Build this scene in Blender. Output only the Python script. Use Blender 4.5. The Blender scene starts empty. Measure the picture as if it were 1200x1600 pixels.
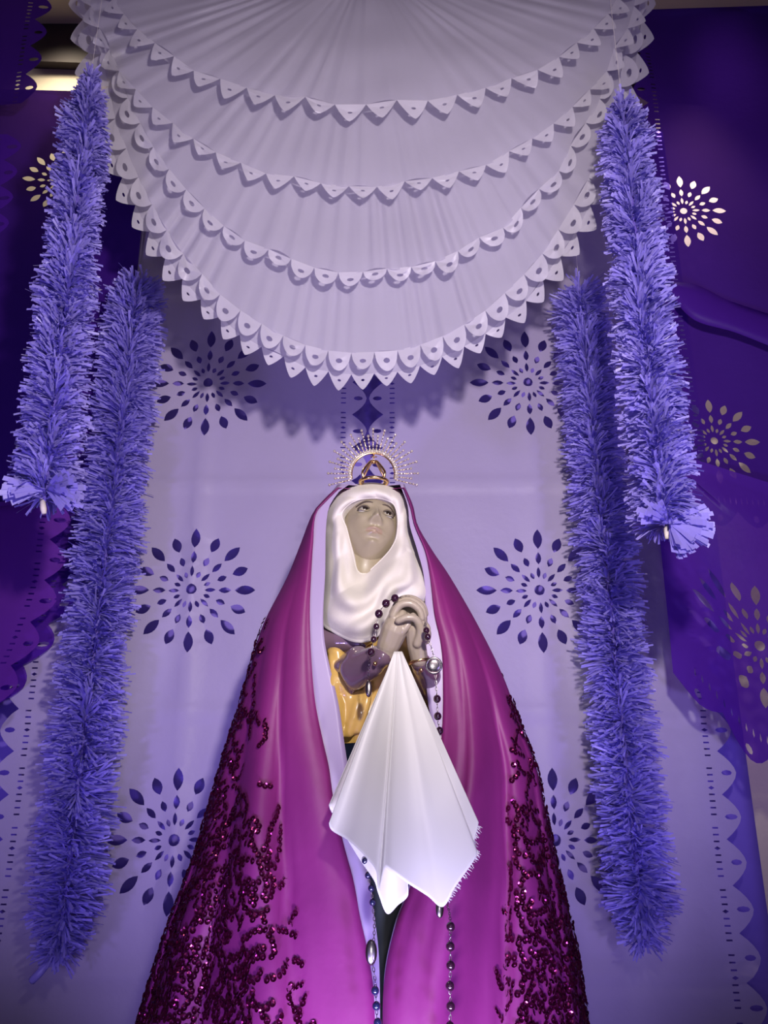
import bpy, bmesh, math, random
from math import sin, cos, pi, radians, atan2, hypot
from mathutils import Vector, Matrix, noise
from mathutils.geometry import delaunay_2d_cdt
random.seed(7)
SC = bpy.context.scene
COL = SC.collection

# ------------------------------------------------------------------ camera
F = 1400.0; PITCH = radians(20); CZ = 1.5
cam_d = bpy.data.cameras.new('camera'); cam = bpy.data.objects.new('camera', cam_d); COL.objects.link(cam)
cam.location = (0, 0, CZ); cam.rotation_euler = (radians(90) + PITCH, 0, 0)
cam_d.sensor_fit = 'VERTICAL'; cam_d.sensor_height = 36; cam_d.lens = F / 1600 * 36
SC.camera = cam
# ------------------------------------------------------------------ world, lamps, exposure
w = bpy.data.worlds.new('world'); SC.world = w; w.use_nodes = True
w.node_tree.nodes['Background'].inputs[0].default_value = (0.42, 0.36, 0.75, 1)
w.node_tree.nodes['Background'].inputs[1].default_value = 0.16
def lamp(name, kind, loc, target, energy, color, size=.2, spot=None, blend=.6, shape=None):
    d = bpy.data.lights.new(name, kind); d.energy = energy; d.color = color
    if kind == 'AREA':
        d.size = size
    else: d.shadow_soft_size = size
    if spot: d.spot_size = radians(spot); d.spot_blend = blend
    o = bpy.data.objects.new(name, d); COL.objects.link(o); o.location = loc
    o.rotation_euler = (Vector(target) - Vector(loc)).to_track_quat('-Z', 'Y').to_euler()
    return o
lamp('key_lamp', 'SPOT', (0.30, 0.0, 2.30), (-.02, 2.4, 2.75), 225, (.98, .87, .88), .06, 80, .9)
lamp('low_key_lamp', 'SPOT', (0.0, -0.2, 1.3), (0, 2.4, 1.6), 14, (.95, .93, .95), .12, 70, .9)
lamp('violet_lamp_left', 'SPOT', (-1.15, .55, 1.0), (-.95, 2.5, 2.45), 68, (.42, .31, 1.0), .08, 75, .8)
lamp('violet_lamp_right', 'SPOT', (1.15, .55, 1.0), (.95, 2.5, 2.45), 68, (.42, .31, 1.0), .08, 75, .8)
lamp('altar_lamp', 'SPOT', (0.03, 1.15, .90), (.02, 1.9, 1.24), 48, (.80, .78, 1.0), .05, 62, .9)
lamp('added_mantle_spot_left', 'SPOT', (-.40, .95, .80), (-.22, 1.9, 1.12), 48, (.46, .34, 1.0), .06, 62, .9)  # added violet spot, tints the lower left of the mantle
lamp('added_mantle_spot_right', 'SPOT', (.42, .95, .80), (.22, 1.9, 1.12), 48, (.46, .34, 1.0), .06, 62, .9)  # added twin spot for the lower right of the mantle
lamp('added_wall_spot_left', 'SPOT', (-1.35, 2.72, 4.72), (-1.3, 2.93, 2.5), 38, (1, .86, .62), .08, 110, .9)  # added spot with no known fixture, brightens the wall behind the left banners
lamp('added_wall_spot_right', 'SPOT', (1.30, 2.70, 4.72), (1.16, 2.94, 1.0), 210, (1, .80, .86), .08, 58, .9)  # likewise added, lightens the wall seen through the right banners' cut-outs
SC.view_settings.view_transform = 'Standard'; SC.view_settings.look = 'None'
SC.view_settings.gamma = 1; SC.view_settings.use_curve_mapping = False
SC.view_settings.exposure = 0.02

# ------------------------------------------------------------------ helpers
def P(u, v, y):
    """world point seen at photo position (u, v), standing at distance y in front of the camera's feet"""
    a = (u - 600) / F; b = (800 - v) / F
    d = cos(PITCH) - b * sin(PITCH)
    return Vector((a / d * y, y, CZ + (sin(PITCH) + b * cos(PITCH)) / d * y))
def smooth(t): t = max(0, min(1, t)); return t * t * (3 - 2 * t)
def curve(pts):
    pts = sorted(pts)
    def f(x):
        if x <= pts[0][0]: return pts[0][1] + (x - pts[0][0]) * 0
        if x >= pts[-1][0]:
            (x0, y0), (x1, y1) = pts[-2], pts[-1]
            return y1 + (x - x1) * (y1 - y0) / (x1 - x0)
        for i in range(len(pts) - 1):
            if pts[i][0] <= x <= pts[i + 1][0]:
                x0, y0 = pts[i]; x1, y1 = pts[i + 1]
                m0 = (y1 - pts[i - 1][1]) / (x1 - pts[i - 1][0]) if i > 0 else (y1 - y0) / (x1 - x0)
                m1 = (pts[i + 2][1] - y0) / (pts[i + 2][0] - x0) if i + 2 < len(pts) else (y1 - y0) / (x1 - x0)
                h = x1 - x0; t = (x - x0) / h
                return ((2*t**3 - 3*t*t + 1) * y0 + (t**3 - 2*t*t + t) * h * m0 + (-2*t**3 + 3*t*t) * y1 + (t**3 - t*t) * h * m1)
    return f
def spline(pts, n, closed=False):
    out = []; N = len(pts); segs = N if closed else N - 1
    pts = [Vector(p) for p in pts]
    g = (lambda i: pts[i % N]) if closed else (lambda i: pts[max(0, min(N - 1, i))])
    for s in range(segs):
        for k in range(n):
            t = k / n; a, b, c, d = g(s - 1), g(s), g(s + 1), g(s + 2)
            out.append(.5 * ((2 * b) + (c - a) * t + (2*a - 5*b + 4*c - d) * t*t + (3*b - a - 3*c + d) * t**3))
    if not closed: out.append(pts[-1])
    return out
def link(name, verts, faces, m, parent=None, sm=True, mats=None, fm=None):
    me = bpy.data.meshes.new(name); me.from_pydata([tuple(v) for v in verts], [], faces)
    for x in (mats or [m]): me.materials.append(x)
    if fm:
        me.polygons.foreach_set('material_index', fm)
    if sm: me.polygons.foreach_set('use_smooth', [True] * len(me.polygons))
    me.update()
    o = bpy.data.objects.new(name, me); COL.objects.link(o)
    if parent: o.parent = parent
    return o
def tag(o, label=None, cat=None, group=None, kind=None):
    if label: o['label'] = label
    if cat: o['category'] = cat
    if group: o['group'] = group
    if kind: o['kind'] = kind
    return o
def thing(name, label, cat, group=None, loc=(0, 0, 0)):
    o = bpy.data.objects.new(name, None); COL.objects.link(o); o.empty_display_size = .05
    return tag(o, label, cat, group)
def solid(o, t, off=0):
    m = o.modifiers.new('thickness', 'SOLIDIFY'); m.thickness = t; m.offset = off; return o
def inside(x, y, lp):
    r = False; j = len(lp) - 1
    for i in range(len(lp)):
        (a, b), (c, d) = lp[i], lp[j]
        if (b > y) != (d > y) and x < (c - a) * (y - b) / (d - b) + a: r = not r
        j = i
    return r
def cut(outer, holes, extra=()):
    """triangulate a flat outline with real holes and extra inner points"""
    V = []; E = []
    for lp in [outer] + holes:
        b = len(V); V += [Vector(q) for q in lp]; E += [(b + i, b + (i + 1) % len(lp)) for i in range(len(lp))]
    V += [Vector(q) for q in extra]
    vo, eo, fo, *_ = delaunay_2d_cdt(V, E, [], 1, 1e-6)
    cell = .05; G = {}
    for lp in holes:
        xs = [q[0] for q in lp]; ys = [q[1] for q in lp]
        for i in range(int(min(xs) // cell), int(max(xs) // cell) + 1):
            for j in range(int(min(ys) // cell), int(max(ys) // cell) + 1): G.setdefault((i, j), []).append(lp)
    F_ = []
    for f in fo:
        x = sum(vo[i].x for i in f) / len(f); y = sum(vo[i].y for i in f) / len(f)
        if any(inside(x, y, lp) for lp in G.get((int(x // cell), int(y // cell)), ())): continue
        if not inside(x, y, outer): continue
        F_.append(tuple(f))
    return [(v.x, v.y) for v in vo], F_
class MB:
    def __init__(s): s.v = []; s.f = []
    def tube(s, pts, rad, n=8, cap=True):
        pts = [Vector(p) for p in pts]; N = len(pts)
        if not isinstance(rad, (list, tuple)): rad = [rad] * N
        base = len(s.v); up = None
        for i, p in enumerate(pts):
            t = (pts[min(N - 1, i + 1)] - pts[max(0, i - 1)]).normalized()
            if up is None:
                up = t.orthogonal().normalized()
            else:
                up = (up - t * up.dot(t)).normalized()
            q = t.cross(up)
            for k in range(n):
                a = 2 * pi * k / n
                s.v.append(p + (up * cos(a) + q * sin(a)) * rad[i])
        for i in range(N - 1):
            for k in range(n):
                a = base + i * n + k; b = base + i * n + (k + 1) % n
                s.f.append((a, b, b + n, a + n))
        if cap:
            s.f.append(tuple(base + k for k in range(n))[::-1]); s.f.append(tuple(base + (N - 1) * n + k for k in range(n)))
        return s
    def ball(s, c, r, nu=10, nv=6, sc=(1, 1, 1), rot=None):
        base = len(s.v); c = Vector(c)
        for j in range(1, nv):
            for i in range(nu):
                a = 2 * pi * i / nu; b = pi * j / nv
                d = Vector((sin(b) * cos(a) * sc[0], sin(b) * sin(a) * sc[1], cos(b) * sc[2])) * r
                if rot: d = rot @ d
                s.v.append(c + d)
        t = Vector((0, 0, r * sc[2])); 
        if rot: t = rot @ t
        s.v.append(c + t); s.v.append(c - t); top = len(s.v) - 2; bot = top + 1
        for j in range(nv - 2):
            for i in range(nu):
                a = base + j * nu + i; b = base + j * nu + (i + 1) % nu
                s.f.append((a, a + nu, b + nu, b))
        for i in range(nu):
            s.f.append((top, base + i, base + (i + 1) % nu))
            k = base + (nv - 2) * nu; s.f.append((bot, k + (i + 1) % nu, k + i))
        return s
    def box(s, lo, hi):
        b = len(s.v)
        for z in (lo[2], hi[2]):
            for y in (lo[1], hi[1]):
                for x in (lo[0], hi[0]): s.v.append(Vector((x, y, z)))
        for f in ((0,2,3,1),(4,5,7,6),(0,1,5,4),(2,6,7,3),(0,4,6,2),(1,3,7,5)): s.f.append(tuple(b + i for i in f))
        return s
    def caps(s, a, b, ra, rb, n=14):
        a = Vector(a); b = Vector(b); d = (b - a)
        if d.length < 1e-6: return s.ball(a, ra)
        t = d.normalized(); pts = []; rr = []
        for k in range(5):
            an = pi / 2 * (1 - k / 4.0) ; pts.append(a - t * ra * sin(an)); rr.append(max(ra * cos(an), 1e-4))
        for k in range(5):
            an = pi / 2 * (k / 4.0); pts.append(b + t * rb * sin(an)); rr.append(max(rb * cos(an), 1e-4))
        return s.tube(pts, rr, n)
    def build(s, name, m, parent=None, sm=True): return link(name, s.v, s.f, m, parent, sm)
def remesh(mb, name, m, parent, voxel=.003, it=4):
    o = mb.build(name, m, parent)
    r = o.modifiers.new('r', 'REMESH'); r.mode = 'VOXEL'; r.voxel_size = voxel; r.use_smooth_shade = True
    if it:
        q = o.modifiers.new('s', 'SMOOTH'); q.iterations = it; q.factor = .6
    dg = bpy.context.evaluated_depsgraph_get(); me = bpy.data.meshes.new_from_object(o.evaluated_get(dg))
    o.modifiers.clear(); old = o.data; o.data = me; bpy.data.meshes.remove(old)
    if not me.materials: me.materials.append(m)
    for p in me.polygons: p.use_smooth = True
    return o

# ------------------------------------------------------------------ materials
def nt(name):
    m = bpy.data.materials.new(name); m.use_nodes = True; t = m.node_tree; t.nodes.clear()
    return m, t.nodes, t.links
def mat(name, col, rough=.6, metal=0, spec=.5, sheen=0, noise_s=0, noise_a=.12, bump=0, bs=200, coat=0, sss=0, sheen_col=None):
    m, N, L = nt(name); o = N.new('ShaderNodeOutputMaterial'); b = N.new('ShaderNodeBsdfPrincipled')
    L.new(b.outputs[0], o.inputs[0]); b.inputs['Base Color'].default_value = (*col, 1)
    b.inputs['Roughness'].default_value = rough; b.inputs['Metallic'].default_value = metal
    b.inputs['Specular IOR Level'].default_value = spec; b.inputs['Sheen Weight'].default_value = sheen
    if sheen_col: b.inputs['Sheen Tint'].default_value = (*sheen_col, 1)
    b.inputs['Coat Weight'].default_value = coat
    tc = N.new('ShaderNodeTexCoord')
    if noise_s:
        n = N.new('ShaderNodeTexNoise'); n.inputs['Scale'].default_value = noise_s; n.inputs['Detail'].default_value = 5
        L.new(tc.outputs['Object'], n.inputs['Vector'])
        mx = N.new('ShaderNodeMixRGB'); mx.blend_type = 'MIX'
        mx.inputs[1].default_value = (*[c * (1 - noise_a) for c in col], 1); mx.inputs[2].default_value = (*[min(1, c * (1 + noise_a)) for c in col], 1)
        L.new(n.outputs['Fac'], mx.inputs[0]); L.new(mx.outputs[0], b.inputs['Base Color'])
    if bump:
        n2 = N.new('ShaderNodeTexNoise'); n2.inputs['Scale'].default_value = bs; n2.inputs['Detail'].default_value = 3
        L.new(tc.outputs['Object'], n2.inputs['Vector'])
        bp = N.new('ShaderNodeBump'); bp.inputs['Strength'].default_value = bump; bp.inputs['Distance'].default_value = .002
        L.new(n2.outputs['Fac'], bp.inputs['Height']); L.new(bp.outputs[0], b.inputs['Normal'])
    return m
def tissue(name, col, transp=.2, trans_col=(1, 1, 1), tl=.35, gloss=.05, var=.10, scale=3.0, bump=.25, rough=.45):
    """thin paper or sheer cloth: reflects, lets light through from behind, a little see-through"""
    m, N, L = nt(name); o = N.new('ShaderNodeOutputMaterial')
    tc = N.new('ShaderNodeTexCoord'); n = N.new('ShaderNodeTexNoise'); n.inputs['Scale'].default_value = scale; n.inputs['Detail'].default_value = 8
    n.inputs['Roughness'].default_value = .65
    L.new(tc.outputs['Object'], n.inputs['Vector'])
    mx = N.new('ShaderNodeMixRGB'); mx.inputs[1].default_value = (*[c * (1 - var) for c in col], 1); mx.inputs[2].default_value = (*[min(1, c * (1 + var)) for c in col], 1)
    L.new(n.outputs['Fac'], mx.inputs[0])
    d = N.new('ShaderNodeBsdfDiffuse'); t = N.new('ShaderNodeBsdfTranslucent'); g = N.new('ShaderNodeBsdfGlossy'); x = N.new('ShaderNodeBsdfTransparent')
    g.inputs['Roughness'].default_value = rough
    L.new(mx.outputs[0], d.inputs[0]); L.new(mx.outputs[0], t.inputs[0])
    x.inputs[0].default_value = (*trans_col, 1)
    m1 = N.new('ShaderNodeMixShader'); m1.inputs[0].default_value = tl; L.new(d.outputs[0], m1.inputs[1]); L.new(t.outputs[0], m1.inputs[2])
    m2 = N.new('ShaderNodeMixShader'); m2.inputs[0].default_value = gloss; L.new(m1.outputs[0], m2.inputs[1]); L.new(g.outputs[0], m2.inputs[2])
    m3 = N.new('ShaderNodeMixShader'); m3.inputs[0].default_value = transp; L.new(m2.outputs[0], m3.inputs[1]); L.new(x.outputs[0], m3.inputs[2])
    L.new(m3.outputs[0], o.inputs[0])
    if bump:
        n2 = N.new('ShaderNodeTexNoise'); n2.inputs['Scale'].default_value = 45; n2.inputs['Detail'].default_value = 6
        L.new(tc.outputs['Object'], n2.inputs['Vector'])
        bp = N.new('ShaderNodeBump'); bp.inputs['Strength'].default_value = bump; bp.inputs['Distance'].default_value = .003
        L.new(n2.outputs['Fac'], bp.inputs['Height'])
        for s in (d, t, g): L.new(bp.outputs[0], s.inputs['Normal'])
    return m
M = dict(
    wall=mat('cream_plaster', (.62, .55, .45), .9, noise_s=4, noise_a=.08, bump=.3, bs=60),
    beam=mat('dark_beam_wood', (.035, .025, .03), .7, noise_s=6),
    floor=mat('grey_floor_tile', (.22, .20, .19), .5, noise_s=5),
    altar_cloth=mat('altar_cloth', (.10, .03, .28), .8, noise_s=6),
    lav=tissue('lavender_tissue_paper', (.47, .41, .61), .04, tl=.25, gloss=.02, var=.07, bump=.35),
    back=tissue('violet_backing_cloth', (.21, .145, .60), .0, tl=.1, gloss=.01, var=.15, bump=.2),
    dark=tissue('dark_violet_tissue_paper', (.045, .010, .19), .05, (.35, .15, .8), tl=.10, gloss=.01, var=.2, bump=.3),
    dark2=tissue('purple_tissue_paper', (.10, .02, .36), .25, (.5, .25, .85), tl=.3, gloss=.01, var=.2, bump=.3),
    dark3=tissue('magenta_purple_tissue_paper', (.18, .035, .38), .35, (.6, .4, .9), tl=.3, gloss=.01, var=.2, bump=.3),
    white=tissue('white_tissue_paper', (.66, .63, .74), .24, tl=.45, gloss=.03, var=.05, scale=6, bump=.25),
    whitedge=tissue('white_tissue_paper_edge', (.74, .71, .80), .15, tl=.40, gloss=.06, var=.04, bump=.1),
    fringe=tissue('lilac_tissue_fringe', (.35, .30, .92), .0, tl=.28, gloss=.05, var=.35, scale=9, bump=0),
    cord=mat('violet_cord', (.12, .08, .4), .8),
    whitecord=mat('white_cord_end', (.75, .68, .62), .6),
    magenta=tissue('sheer_magenta_cloth', (.33, .026, .23), .20, (.95, .35, .75), tl=.22, gloss=.075, var=.25, scale=5, bump=.2, rough=.55),
    lining=tissue('lavender_satin_lining', (.43, .34, .56), .0, tl=.15, gloss=.05, var=.04, bump=.05, rough=.4),
    veil=mat('white_veil_cloth', (.68, .64, .585), .75, sheen=.2, bump=.15, bs=300, noise_s=12, noise_a=.03),
    hanky=tissue('white_satin_handkerchief', (.78, .765, .74), .0, tl=.12, gloss=.08, var=.02, bump=.04, rough=.5),
    skin=mat('painted_plaster_skin', (.33, .28, .19), .42, coat=.15, noise_s=25, noise_a=.06),
    handskin=mat('painted_plaster_hands', (.40, .335, .265), .35, coat=.25, noise_s=25, noise_a=.06),
    lip=mat('painted_lips', (.33, .235, .165), .4, coat=.2),
    brow=mat('painted_brow', (.07, .05, .035), .5),
    eye=mat('glass_eye_white', (.42, .40, .36), .15, coat=.8),
    iris=mat('glass_eye_iris', (.02, .013, .01), .08, coat=1),
    ochre=mat('glazed_ochre_tunic', (.62, .40, .10), .28, coat=.5, noise_s=18, noise_a=.12),
    mauve=mat('glazed_mauve_sleeve', (.17, .105, .15), .25, coat=.6, noise_s=18, noise_a=.12),
    navy=mat('navy_robe', (.012, .018, .045), .45, noise_s=12),
    gold=mat('gold_metal', (.85, .58, .26), .22, metal=1),
    crystal=mat('pale_crystal_bead', (.95, .85, .72), .08, metal=.7),
    bead=mat('dark_garnet_bead', (.03, .006, .022), .08, spec=.8, coat=1),
    silver=mat('silver_metal', (.38, .34, .35), .25, metal=1),
    bluebead=mat('dark_blue_bead', (.012, .014, .06), .08, spec=.8, coat=1),
    sequin=mat('magenta_sequin', (.13, .004, .05), .16, metal=.85, spec=1),
)

# ------------------------------------------------------------------ setting
D = 2.6
def struct(name, mb, m, sm=False):
    o = mb.build(name, m, None, sm); o['kind'] = 'structure'; return o
struct('floor', MB().box((-2.6, -1.2, -.1), (2.6, 3.1, 0)), M['floor'])
struct('ceiling', MB().box((-2.6, -1.2, 4.8), (2.6, 3.1, 4.9)), M['wall'])
struct('wall_back', MB().box((-2.6, 2.95, 0), (2.6, 3.1, 4.8)), M['wall'])
struct('wall_left', MB().box((-2.75, -1.2, 0), (-2.6, 3.1, 4.8)), M['wall'])
struct('wall_right', MB().box((2.6, -1.2, 0), (2.75, 3.1, 4.8)), M['wall'])
# dark beam across the back wall (slightly out of level)
def slab(pts, y0, y1):
    mb = MB(); n = len(pts)
    for y in (y0, y1):
        for (x, z) in pts: mb.v.append(Vector((x, y, z)))
    mb.f = [tuple(range(n)), tuple(range(2 * n - 1, n - 1, -1))] + [(i, i + n, (i + 1) % n + n, (i + 1) % n) for i in range(n)]
    return mb
def wp(u, v, y=2.9): p = P(u, v, y); return (p.x, p.z)
xz = [wp(-250, 82), wp(1450, 140), wp(1450, 40), wp(-250, -70)]
struct('trim_1', slab(xz, 2.91, 2.95), M['beam'])

# ------------------------------------------------------------------ cut paper banners
def petal(cx, cy, ang, r0, r1, wd, n=5):
    pts = []
    for k in range(n + 1):
        t = k / n; r = r0 + (r1 - r0) * t; h = wd / 2 * sin(pi * t) ** .8 if 0 < t < 1 else 0
        pts.append((r, h))
    for k in range(n - 1, 0, -1): pts.append((pts[k][0], -pts[k][1]))
    c, s = cos(ang), sin(ang)
    return [(cx + r * c - h * s, cy + r * s + h * c) for r, h in pts]
def rosette(cx, cy, sc=1.0):
    L = []
    for k in range(16):
        a = 2 * pi * k / 16 + pi / 2; e = 1.0 if k % 2 == 0 else .93
        L.append(petal(cx, cy, a, .113 * sc, .168 * e * sc, .025 * sc, 6))
        L.append(petal(cx, cy, a, .070 * sc, .104 * e * sc, .016 * sc, 4))
        L.append(petal(cx, cy, a + .02, .033 * sc, (.063 if k % 2 == 0 else .052) * sc, .011 * sc, 4))
    L.append([(cx + .014 * sc * cos(2 * pi * k / 12), cy + .014 * sc * sin(2 * pi * k / 12)) for k in range(12)])
    return L
def paper_sheet(w, h, centres, left=True, right=True, bottom=False, pitch=.117, depth=.05, sc=1.0, step=.022, inset=.075):
    """2-D sheet (x 0..w between notches, y 0..h) with scallops, eyelets, slit rows and rosettes cut right through"""
    n = max(2, round(h / pitch)); p = h / n; loops = []; out = []
    def edge_pts(t):                                       # pointed petal profile, 0..1 along pitch
        return depth * (1 - abs(2 * t - 1) ** 1.7)
    K = 8
    nb = max(2, round(w / pitch)); pb = w / nb
    for i in range(nb):
        if bottom:
            for k in range(K): t = k / K; out.append(((i + t) * pb, -edge_pts(t)))
            loops.append([((i + .5) * pb + .009 * cos(a * pi / 4), -depth * .45 + .012 * sin(a * pi / 4)) for a in range(8)])
        else: out.append((i * pb, 0))
    for i in range(n):
        if right:
            for k in range(K): t = k / K; out.append((w + edge_pts(t), (i + t) * p))
            loops.append([(w + depth * .42 + .015 * cos(a * pi / 4) * (1 + .2 * (i % 2)), (i + .5) * p + .0075 * sin(a * pi / 4)) for a in range(8)])
        else: out.append((w, i * p))
    out.append((w, h)); 
    for i in range(n, 0, -1):
        if left:
            for k in range(K): t = k / K; out.append((-edge_pts(t), (i - t) * p))
            loops.append([(-depth * .42 + .015 * cos(a * pi / 4), (i - .5) * p + .0075 * sin(a * pi / 4)) for a in range(8)])
        else: out.append((0, i * p))
    slit = .0175
    for side in ([inset - depth] if left else []) + ([w - inset + depth] if right else []):
        k = 0; z = .09 if bottom else .012
        while z < h - .01:
            if k % 9 == 4: loops.append([(side - .009, z), (side, z - .005), (side + .009, z), (side, z + .005)])
            elif k % 9 != 8: loops.append([(side - .008, z - .0022), (side + .008, z - .0022), (side + .008, z + .0022), (side - .008, z + .0022)])
            z += slit; k += 1
    if bottom:
        x = .06
        while x < w - .05:
            loops.append([(x - .0025, .03), (x, .022), (x + .0025, .03), (x, .046)]) ; x += .018
    for c in centres: loops += rosette(c[0], c[1], sc)
    X_ = []
    gx = int(w / step); gy = int(h / step)
    hol = [(c[0], c[1]) for c in centres]
    for i in range(1, gx):
        for j in range(1, gy):
            x = i * w / gx; y = j * h / gy
            if any(hypot(x - a, y - b) < .175 * sc for a, b in hol): continue
            if min(abs(x - (inset - depth)), abs(x - (w - inset + depth))) < .012: continue
            if bottom and y < .06: continue
            X_.append((x, y))
    return cut(out, loops, X_)
def hang(name, sheet, mapf, m, t=.0012):
    vs, fs = sheet
    return link(name, [mapf(x, y) for x, y in vs], fs, m, sm=True)
# z of rosettes relative to camera, over D
zr = [CZ + D * q for q in (-.270, -.002, .268, .536, .806)]
zb = CZ + D * (-.405); ht = (zr[-1] + .135 * D) - zb
lav_sheet = paper_sheet(.40 * D - .10, ht, [(.20 * D - .05, z - zb) for z in zr], depth=.047, sc=1.13)
def lavmap(x0, seed, lift):
    W = .40 * D - .10
    def f(x, y):
        z = zb + y; X = x0 + x
        c1 = max(0, 1 - abs(x - W / 2) / .035); yy = 0
        yy -= c1 * lift * (.6 + .6 * noise.noise(Vector((seed, 0, z * 2))))
        for q in (.4, .13, -.13, .67): yy -= .009 * max(0, 1 - abs(z - (CZ + D * q)) / .024)
        yy += .012 * noise.noise(Vector((X * 2.5, seed, z * 1.2))) + .004 * noise.noise(Vector((X * 9, seed, z * 5)))
        return (X + .004 * noise.noise(Vector((z * 3, 1, seed))), D + yy, z)
    return f
o = hang('cut_paper_banner', lav_sheet, lavmap(-.42 * D + .05, 3.1, .022), M['lav'])
tag(o, 'lavender cut-paper banner with starburst cut-outs hanging left of the statue', 'banner', 'lavender cut-paper banners behind the statue')
o = hang('cut_paper_banner', lav_sheet, lavmap(-.02 * D + .05, 8.7, .012), M['lav'])
tag(o, 'lavender cut-paper banner with starburst cut-outs hanging right of the statue', 'banner', 'lavender cut-paper banners behind the statue')

# violet backing cloth behind the lavender banners
def cloth_grid(x0, x1, z0, z1f, y, nx=60, nz=70, amp=.02, seed=1):
    vs = []; fs = []
    for j in range(nz + 1):
        for i in range(nx + 1):
            s = i / nx; t = j / nz; X = x0 + (x1 - x0) * s; z1 = z1f(s); z = z0 + (z1 - z0) * t
            vs.append((X, y + amp * (.6 * sin(X * 16 + seed) + noise.noise(Vector((X * 3, seed, z * .7)))), z))
    for j in range(nz):
        for i in range(nx):
            a = j * (nx + 1) + i; fs.append((a, a + 1, a + nx + 2, a + nx + 1))
    return vs, fs
zl = P(100, 137, 2.74).z; zrr = P(1000, 205, 2.74).z
vs, fs = cloth_grid(-.445 * 2.74, .392 * 2.74, .1, lambda s: zl + (zrr - zl) * s, 2.74, seed=2)
o = solid(link('backing_cloth', vs, fs, M['back']), .002)
tag(o, 'plain violet backing cloth hung behind the lavender cut-paper banners', 'cloth')

# dark violet banners at both sides
def pmap(u0, v0, y, rot=0, wx=.02, seed=0, bend=0, bx=0, lean=0, lh=.4):
    """bottom-left corner seen at (u0, v0), hanging at distance y, turned by rot"""
    o = P(u0, v0, y); c, s = cos(rot), sin(rot)
    def f(a, b):
        x = a * c - b * s; z = a * s + b * c
        x -= lean * (1 - min(1, max(0, b / lh))) ** 1.5
        z += bend * smooth(1 - a / max(bx, .01)) if bx else 0
        q = noise.noise(Vector((x * 3, seed, z * 2.2)))
        return (o.x + x, y + wx * q + wx * .6 * sin(x * 13 + z * 4 + seed), o.z + z)
    return f
def dark(u0, v0, y, w, h, cents, label, m='dark', rot=0, bend=0, bx=0, sc=1, wx=.02, lean=0, lh=.4, **k):
    f = pmap(u0, v0, y, rot, wx, u0 * .01, bend, bx, lean, lh)
    o0 = P(u0, v0, y); cc = []
    for (u, v) in cents:
        p = P(u, v, y); dx = p.x - o0.x; dz = p.z - o0.z
        cc.append((dx * cos(rot) + dz * sin(rot), -dx * sin(rot) + dz * cos(rot) - (bend * smooth(1 - dx / bx) if bx else 0)))
    s = paper_sheet(w, h, cc, sc=sc, **k)
    o = hang('purple_paper_banner', s, f, M[m]); return tag(o, label, 'banner', 'dark purple cut-paper banners at the sides')
# right side
dark(1092, 800, 2.52, .80, 2.02, [(1068, 330), (1115, 690)], 'tall dark purple cut-paper banner filling the upper right corner', left=True, right=False, bottom=True, sc=.86)
dark(1062, 1172, 2.42, .62, .67, [(1190, 1008)], 'dark purple cut-paper banner at right with a large starburst cut-out over a scalloped hem', rot=radians(-2), left=False, right=False, bottom=True, bend=.20, bx=.25, m='dark2', wx=.03)
# left side
dark(-150, 160, 2.40, .40, .62, [], 'short dark purple banner at top left with round scalloped edge and slits', left=False, right=True)
dark(-160, 905, 2.585, .62, 1.87, [(92, 275)], 'tall dark purple cut-paper banner behind the upper left garland', left=False, right=False, sc=.80)
dark(-190, 368, 2.25, .335, .38, [], 'small lighter purple scalloped banner at the left border beside the upper garland', left=False, right=True, bottom=False, m='dark2', pitch=.085)
dark(-190, 1105, 2.575, .475, .60, [], 'purple cut-paper banner at left with drooping scalloped edge over the lavender banner', left=False, right=True, bottom=True, m='dark2', wx=.012, lean=.16, lh=.34)
dark(-200, 1180, 2.46, .40, .72, [], 'nearer magenta purple cut-paper banner with slit row at the left border', left=False, right=True, bottom=True, m='dark3', wx=.02, lean=.18, lh=.5)
# loose flap of violet paper, upper right
ft = spline([P(1046, 440, 2.46), P(1090, 446, 2.45), P(1140, 470, 2.45), P(1230, 500, 2.45)], 8)
fb = spline([P(1048, 462, 2.46), P(1085, 500, 2.45), P(1150, 520, 2.44), P(1230, 552, 2.44)], 8)
fl = ft; vs = []; fs = []
for i, (p, q) in enumerate(zip(ft, fb)):
    for k in range(5): vs.append(p.lerp(q, k / 4) + Vector((0, -.006 * sin(pi * k / 4), 0)))
for i in range(len(fl) - 1):
    for k in range(4): a = i * 5 + k; fs.append((a, a + 5, a + 6, a + 1))
tag(solid(link('paper_flap', vs, fs, M['dark2']), .0012), 'folded loose violet paper flap on the right side near the upper right garland', 'banner')

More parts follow.
